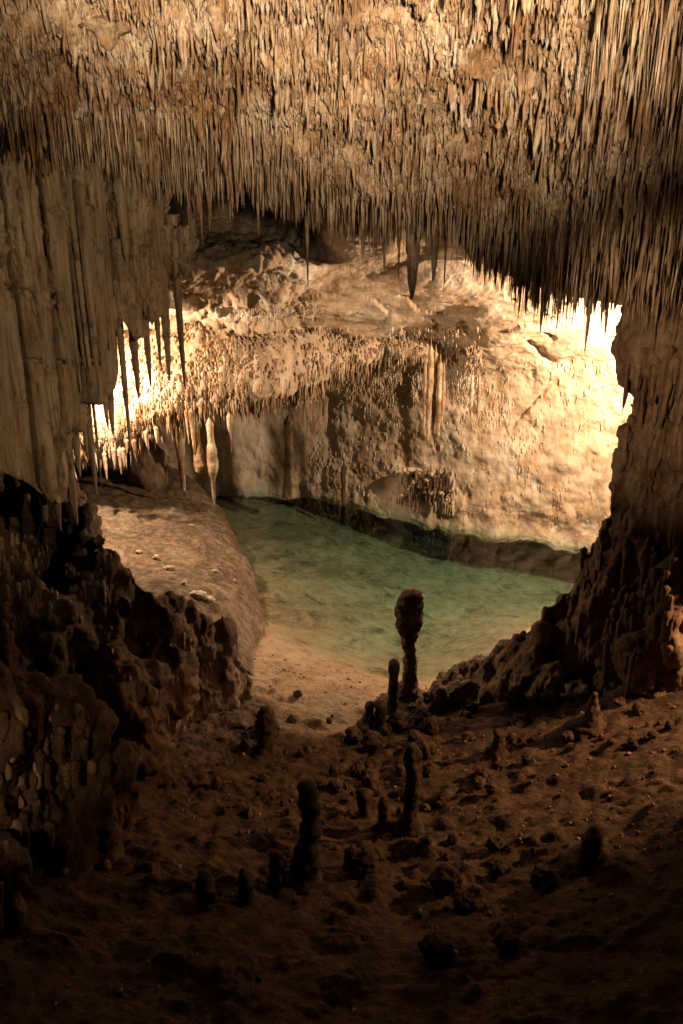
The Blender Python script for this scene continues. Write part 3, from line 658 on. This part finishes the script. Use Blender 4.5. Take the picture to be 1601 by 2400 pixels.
tag(o, 'dark stepped rock column with drip folds, descending from the roof to the lake', 'rock column')
tree = bvh(me); rt = []
for k in range(420):
    px, py = R2.uniform(1330, 1640), R2.uniform(740, 1560)
    band = min(abs(py - c) for c in (870, 1010, 1200, 1260, 1430)); h_ = snap(tree, px, py)
    if h_ is None or (band > 45 and R2.random() < .6): continue
    rt.append(h_ + [0, .02, 0])
rt = np.array(rt); n = len(rt)
vv, qq, tt = spikes(rt, R2.uniform(.2, .9, n) * R2.uniform(.4, 1, n), R2.uniform(.025, .06, n), 14, sides=8, rings=12, blunt=.6, lump=.10, lean=.03, top_z=.15)
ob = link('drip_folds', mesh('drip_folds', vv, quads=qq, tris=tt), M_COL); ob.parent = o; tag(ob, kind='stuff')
# left lower mass
cols_l = [(45, 1110, 1500, 11.9, 45, 60), (105, 1125, 1500, 11.9, 42, 60), (165, 1150, 1500, 11.9, 34, 60), (200, 1172, 1500, 11.8, 22, 60), (-60, 1260, 1750, 8.6, 70, 140), (20, 1305, 1700, 8.9, 50, 110), (100, 1375, 1700, 9.2, 50, 100), (205, 1195, 1500, 10.9, 22, 60), (165, 1390, 1700, 9.6, 46, 100), (250, 1300, 1700, 10.0, 22, 90),
          (268, 1305, 1600, 10.2, 18, 60), (300, 1338, 1690, 10.2, 26, 80), (350, 1385, 1680, 10.3, 30, 75), (400, 1412, 1660, 10.6, 28, 70), (440, 1425, 1660, 10.8, 22, 60), (475, 1445, 1650, 10.9, 22, 60), (515, 1482, 1650, 11.1, 22, 46), (548, 1520, 1640, 11.3, 18, 34),
          (575, 1560, 1625, 11.4, 14, 22), (380, 1500, 1690, 10.2, 80, 80), (280, 1560, 1760, 9.4, 80, 90), (290, 1620, 1800, 8.8, 45, 70), (335, 1700, 1780, 8.6, 30, 50)]
v, f = pile(columns_to_parts(fill_cols(cols_l, R2), R2, 2.2))
me = remeshed('rock_mass', v, f, .04, rough_disp(.26, .08, 131, (2.4, 2.4, 1.6), (8, 8, 5)))
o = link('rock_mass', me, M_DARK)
tag(o, 'dark rugged rock mass below the flowstone curtain, hiding the slab behind it', 'rock mass')
# fringe of drips on its front
tree = bvh(me); rt = []
for k in range(190):
    px = R2.uniform(-40, 250) if k < 130 else R2.uniform(-40, 590); py = (1275 + .12 * px + R2.choice([0, 45, 90]) + R2.normal(0, 12)) if k < 130 else R2.uniform(1300, 1680)
    h_ = snap(tree, px, py)
    if h_ is not None: rt.append(h_ + [0, .02, 0])
rt = np.array(rt); n = len(rt)
vv, qq, tt = spikes(rt, R2.uniform(.08, .32, n), R2.uniform(.015, .035, n), 15, sides=8, rings=9, blunt=.4, lump=.12, lean=.03)
ob = link('drip_fringe', mesh('drip_fringe', vv, quads=qq, tris=tt), M_CURT)
ob.parent = o; tag(ob, kind='stuff')

# near left wall with knobs
cols_n = [(-90, 1560, 2500, 5.6, 120, 200), (20, 1620, 2500, 6.0, 90, 150), (120, 1640, 2400, 6.3, 80, 140), (210, 1680, 2300, 6.6, 60, 120), (280, 1760, 2300, 6.9, 50, 90), (-40, 2000, 2500, 5.0, 100, 200)]
v, f = pile(columns_to_parts(cols_n, R2, 3.0))
me = remeshed('rock_wall', v, f, .035, rough_disp(.22, .07, 151))
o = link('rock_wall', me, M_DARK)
tree = bvh(me)
tag(o, 'black near rock wall studded with blunt lit knobs at its lower left', 'rock wall', kind=None)
knobs = [(35, 1700, 62, 26), (105, 1735, 50, 14), (133, 1710, 58, 16), (160, 1740, 34, 11), (20, 1790, 22, 10), (38, 1840, 40, 13), (78, 1845, 54, 14), (116, 1835, 40, 13), (145, 1810, 62, 15), (205, 1810, 50, 16), (8, 1825, 48, 12),
         (40, 1895, 30, 12), (108, 1690, 30, 9), (245, 1640, 50, 16), (140, 2060, 90, 15), (25, 1960, 50, 20), (40, 2080, 70, 22), (75, 2020, 50, 16), (10, 2035, 60, 18), (300, 2010, 60, 20), (340, 2030, 60, 18)]
for k, (px, py, hp, rp) in enumerate(knobs):
    Y_ = float(np.interp(px, [0, 120, 210, 340], [5.35, 5.75, 6.15, 6.6])) - (.35 if py > 1930 else 0)
    a = snap(tree, px, py - hp * .5)
    if a is None: continue
    Y_ = a[1]; H = hp * pxm(Y_) * 1.1; r = rp * pxm(Y_)
    ob = profile_rock('drip_knob', [(-H, r * .35), (-H * .93, r * .8), (-H * .6, r), (-H * .2, r * .85), (0, r * .5), (.1, r * .4)], (a[0], a[1] + .05, a[2]), M_CURT, 200 + k, 16, .08, 10)
    ob.parent = o

nod = []
for k in range(130):
    px, py = R2.uniform(-20, 370), R2.uniform(1600, 2300); h_ = snap(tree, px, py)
    if h_ is None: continue
    r = .014 + .045 * R2.random() ** 2
    for q_ in range(5): nod.append((h_ + [R2.normal(0, .004), -1.1 * r, -.9 * r * q_], (r * (1 - .12 * q_), r, r * 1.1)))
vv, ff = pile(nod, 2)
vv = vv + .012 * fbm(vv, (14, 14, 14), 3, 161)[:, None] * np.array([1, 1, .3])
ob = link('nodules', mesh('nodules', vv, tris=ff), M_COL); ob.parent = o; tag(ob, kind='stuff')

# ------------------------------------------------------------------ stalagmites
def stalagmite(px, pyb, pyt, prof, label, seed, mat=None, lump=.12, sc=9, cat='stalagmite', group=None, name='stalagmite'):
    g = on_ground(px, pyb); Y_ = g[1]
    top_ = P(px, pyt, Y_); H = top_[2] - g[2]
    pr = [(-.15, prof[0][1] * pxm(Y_) * 2.4), (.02, prof[0][1] * pxm(Y_) * 1.7), (.07 * H + .02, prof[0][1] * pxm(Y_) * 1.12)] + [(t * H, r * pxm(Y_)) for t, r in prof[:-1] if t > .075] + [(H * .985, prof[-1][1] * pxm(Y_) * 1.25), (H, prof[-1][1] * pxm(Y_) * .5)]
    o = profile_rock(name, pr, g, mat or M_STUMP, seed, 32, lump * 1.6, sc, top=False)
    return tag(o, label, cat, group)
M_CLUB = rock('reddish_dripstone', (.07, .035, .018), (.16, .088, .045), (.30, .19, .11), streak=(9, 9, 6), spots=.6, bump=1.0)
stalagmite(955, 1650, 1383, [(0, 40), (.08, 34), (.2, 23), (.35, 17), (.48, 16), (.58, 19), (.66, 28), (.75, 33), (.88, 32), (.95, 29), (.985, 22), (1, 8)], 'tall club shaped stalagmite with a knobbly swollen head before the green water', 301, M_CLUB, .10, 18)
stalagmite(921, 1672, 1545, [(0, 17), (.3, 15), (.6, 13), (.72, 11), (.82, 15), (.95, 14), (1, 6)], 'slender dark stalagmite close beside the club shaped one', 302, M_STUMP, .08)
stalagmite(868, 1695, 1645, [(0, 15), (.5, 14), (.9, 12), (1, 5)], 'short stumpy stalagmite, left one of the pair on the rock pile', 303)
stalagmite(891, 1690, 1640, [(0, 14), (.5, 12), (.8, 14), (1, 5)], 'short stumpy stalagmite, right one of the pair on the rock pile', 304)
stalagmite(625, 1765, 1658, [(0, 22), (.3, 20), (.5, 22), (.65, 28), (.8, 28), (.92, 18), (1, 8)], 'dark mushroom headed stalagmite on the sand at the foot of the rock mass', 305)
stalagmite(722, 2060, 1830, [(0, 36), (.2, 36), (.4, 30), (.6, 27), (.8, 27), (.95, 22), (1, 12)], 'tallest black stalagmite in the dark foreground', 306)
stalagmite(960, 1945, 1745, [(0, 25), (.2, 21), (.5, 20), (.8, 22), (.9, 26), (1, 14)], 'straight black stalagmite with a ragged rock head', 307)
stalagmite(900, 1942, 1868, [(0, 18), (.4, 17), (.8, 17), (1, 7)], 'short black stalagmite left of the straight ragged one', 308)
stalagmite(852, 1912, 1850, [(0, 14), (.5, 18), (.85, 22), (1, 9)], 'squat dark stalagmite wider at its top', 309)
stalagmite(1170, 1757, 1712, [(0, 16), (.5, 15), (.93, 16), (1, 9)], 'drum shaped stump standing alone on the brown slope', 310)
stalagmite(1385, 1700, 1622, [(0, 26), (.4, 20), (.7, 14), (1, 6)], 'dark pointed stalagmite among stones high on the brown slope', 311)
stalagmite(1385, 2020, 1938, [(0, 36), (.4, 33), (.8, 22), (1, 6)], 'black cone shaped stalagmite low on the brown slope', 312)
stalagmite(650, 2080, 1998, [(0, 26), (.5, 25), (.85, 20), (1, 8)], 'low black stalagmite against the tallest one', 313)
stalagmite(485, 2110, 2040, [(0, 24), (.5, 23), (.9, 18), (1, 8)], 'black rounded stump, left of two in the dark foreground', 314)
stalagmite(577, 2110, 2036, [(0, 24), (.5, 23), (.9, 18), (1, 8)], 'black rounded stump, right of two in the dark foreground', 315)
stalagmite(575, 1755, 1732, [(0, 12), (.5, 10), (1, 3)], 'tiny dark cone beside the mushroom headed stalagmite', 316)

# ------------------------------------------------------------------ rocks on the floor, each its own
rocks = [(826, 1738, 24, 'rounded dark rock at the left end of the rock pile'), (873, 1755, 32, 'largest dark boulder of the rock pile'), (935, 1705, 30, 'dark flat rock at the foot of the slender stalagmite'),
         (985, 1690, 28, 'brown rock behind the shore pile under the club stalagmite'), (1010, 1715, 24, 'jagged rock with pale edges on the pile'), (972, 1740, 20, 'small dark rock low on the pile'),
         (1000, 1650, 20, 'rock by the foot of the club shaped stalagmite'), (905, 1590 + 130, 16, 'small rock in the gap of the pile'),
         (698, 1632, 11, 'single dark stone out on the bright sand'), (772, 1695, 8, 'tiny dark stone alone on the orange sand'), (782, 1815, 15, 'dark stone above the tall black stalagmite'),
         (787, 1850, 18, 'dark oval stone right of the tall black stalagmite'), (838, 1815, 20, 'upper dark rock of the clump left of the ragged head'), (865, 1845, 28, 'long dark rock of the clump left of the ragged head'),
         (992, 1775, 30, 'ragged dark rock crowning the straight black stalagmite'), (1003, 1818, 14, 'dark stone under the ragged crowning rock'), (998, 1900, 13, 'stone at the right foot of the straight black stalagmite'),
         (1168, 1800, 19, 'dark lump just below the drum shaped stump'), (1123, 1845, 18, 'upright dark stone of the trio on open sand'), (1137, 1825, 17, 'topmost dark stone of the trio on open sand'), (1152, 1855, 17, 'rightmost stone of the trio on open sand'),
         (1234, 1787, 13, 'small oval stone right of the dark lump'), (1330, 1735, 19, 'dark stone at the lower end of the slope group'), (1355, 1705, 17, 'dark stone in the middle of the slope group'),
         (1405, 1690, 13, 'small stone touching the pointed stalagmite'), (1450, 1650, 15, 'dark stone upslope of the pointed stalagmite'), (1495, 1670, 18, 'brown stone near the upper right of the slope'), (1215, 1700, 18, 'pale crusted stone behind the drum stump'),
         (1060, 1975, 15, 'small dark stone in the lower middle of the slope'), (1162, 1990, 27, 'flat dark rock in the lower middle of the slope'), (1165, 2045, 26, 'low brown rock under the flat dark one'),
         (845, 2040, 48, 'wide black rock at the bottom centre'), (1045, 2080, 42, 'wide black rock clump right of the bottom centre'), (1090, 2130, 32, 'black rock below the wide clump'), (1270, 2070, 36, 'black rock at the lower right of the slope'),
         (1020, 2240, 45, 'black boulder at the bottom of the floor'), (1185, 2220, 34, 'round black boulder near the bottom edge'), (880, 1600, 0, ''),
         (1040, 1600, 20, 'dark shore rock nearest the club shaped stalagmite'), (1078, 1590, 24, 'dark shore rock, second from the club shaped stalagmite'), (1120, 1575, 26, 'dark shore rock where the column foot meets the lake'),
         (1150, 1620, 28, 'brown rock behind the shore rocks'), (1075, 1640, 26, 'brown rock between the shore and the slope'), (1210, 1650, 26, 'brown rock at the foot of the dark column'), (1290, 1650, 26, 'low brown rock under the dark column'), (1105, 1665, 16, 'small pale edged rock above the slope')]
for k, (px, py, r, lb) in enumerate(rocks):
    if r == 0: continue
    g = on_ground(px, py); rr = r * pxm(g[1]) * 1.05
    rk = np.random.default_rng(k)
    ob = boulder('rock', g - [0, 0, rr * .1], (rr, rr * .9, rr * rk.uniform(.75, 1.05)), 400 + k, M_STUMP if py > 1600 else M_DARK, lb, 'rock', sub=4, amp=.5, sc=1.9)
    ob.rotation_euler = (0, 0, rk.uniform(0, 6))

protos = []
for k in range(5):
    bv, bf = ICO[3]; q = bv * 1.9 + 31 * k
    v_ = bv * (1 + .5 * fbm(q, (1, 1, 1), 4, 500 + k, .55) + .25 * fbm(q, (3.5, 3.5, 3.5), 3, 520 + k))[:, None] * np.array([1, .85, .8]); v_[:, 2] -= v_[:, 2].min() * .7
    me = mesh('stone', v_, tris=bf); me.materials.append(M_STUMP); protos.append(me)
fields = ((560, 760, 1690, 1960, 26, 'small dark stone strewn around the mushroom headed stalagmite', 'stones around the mushroom headed stalagmite'),
          (760, 1050, 1760, 2000, 22, 'small dark stone strewn among the black stalagmites at the centre', 'stones among the central stalagmites'),
          (960, 1320, 1640, 1760, 26, 'small dark stone on the slope just below the shore rocks', 'stones below the shore rocks'),
          (1300, 1590, 1640, 1760, 20, 'small dark stone high on the brown slope beside the pointed stalagmite', 'stones high on the slope'),
          (940, 1420, 1960, 2150, 26, 'small dark stone low on the brown slope near the cone shaped stalagmite', 'stones low on the slope'),
          (380, 640, 1700, 1960, 18, 'small dark stone at the shadowy foot of the rock mass', 'stones at the foot of the rock mass'))
for x0, x1, y0, y1, cnt, lb, gp in fields:
    for k in range(cnt):
        g = on_ground(R2.uniform(x0, x1), R2.uniform(y0, y1)); r = (5 + 13 * R2.random() ** 2.2) * pxm(g[1])
        ob = bpy.data.objects.new('stone', protos[int(R2.integers(5))]); C.objects.link(ob); ob.location = (g[0], g[1], g[2] - .15 * r)
        ob.scale = (r * R2.uniform(.8, 1.2), r, r * R2.uniform(.7, 1.3)); ob.rotation_euler = (0, 0, R2.uniform(0, 6.28)); tag(ob, lb, 'stone', gp)

# loose gravel and crystal crumbs
n = 9000; gxy = np.stack([R2.uniform(-4.5, 7, n), R2.uniform(4, 13.5, n)], -1); h = height(gxy[:, 0], gxy[:, 1])
dn = fbm(np.stack([gxy[:, 0], gxy[:, 1], 0 * h], -1), (.7, .7, 1), 3, 171)
keep = (h > .02) & (dn + .25 * np.clip(gxy[:, 0], -1, 2) / 2 > R2.uniform(-.3, .6, n)); gxy, h = gxy[keep], h[keep]; n = len(h)
bv, bf = ICO[2] if False else ico(1)
rr = .006 + .028 * R2.random(n) ** 5
V = bv[None] * rr[:, None, None] * R2.uniform(.6, 1.3, (n, 1, 3)) * R2.uniform(.8, 1.2, (n, len(bv), 1)) + np.stack([gxy[:, 0], gxy[:, 1], h + rr * .3], -1)[:, None]
me = mesh('gravel', V.reshape(-1, 3), tris=(bf[None] + (np.arange(n) * len(bv))[:, None, None]).reshape(-1, 3), smooth=False)
tag(link('gravel', me, rock('gravel_stone', (.05, .028, .014), (.13, .075, .04), (.5, .38, .25), streak=(9, 9, 9), spec=.6, rough=.35)), 'loose gravel and crystal crumbs on the slope', 'gravel', kind='stuff')
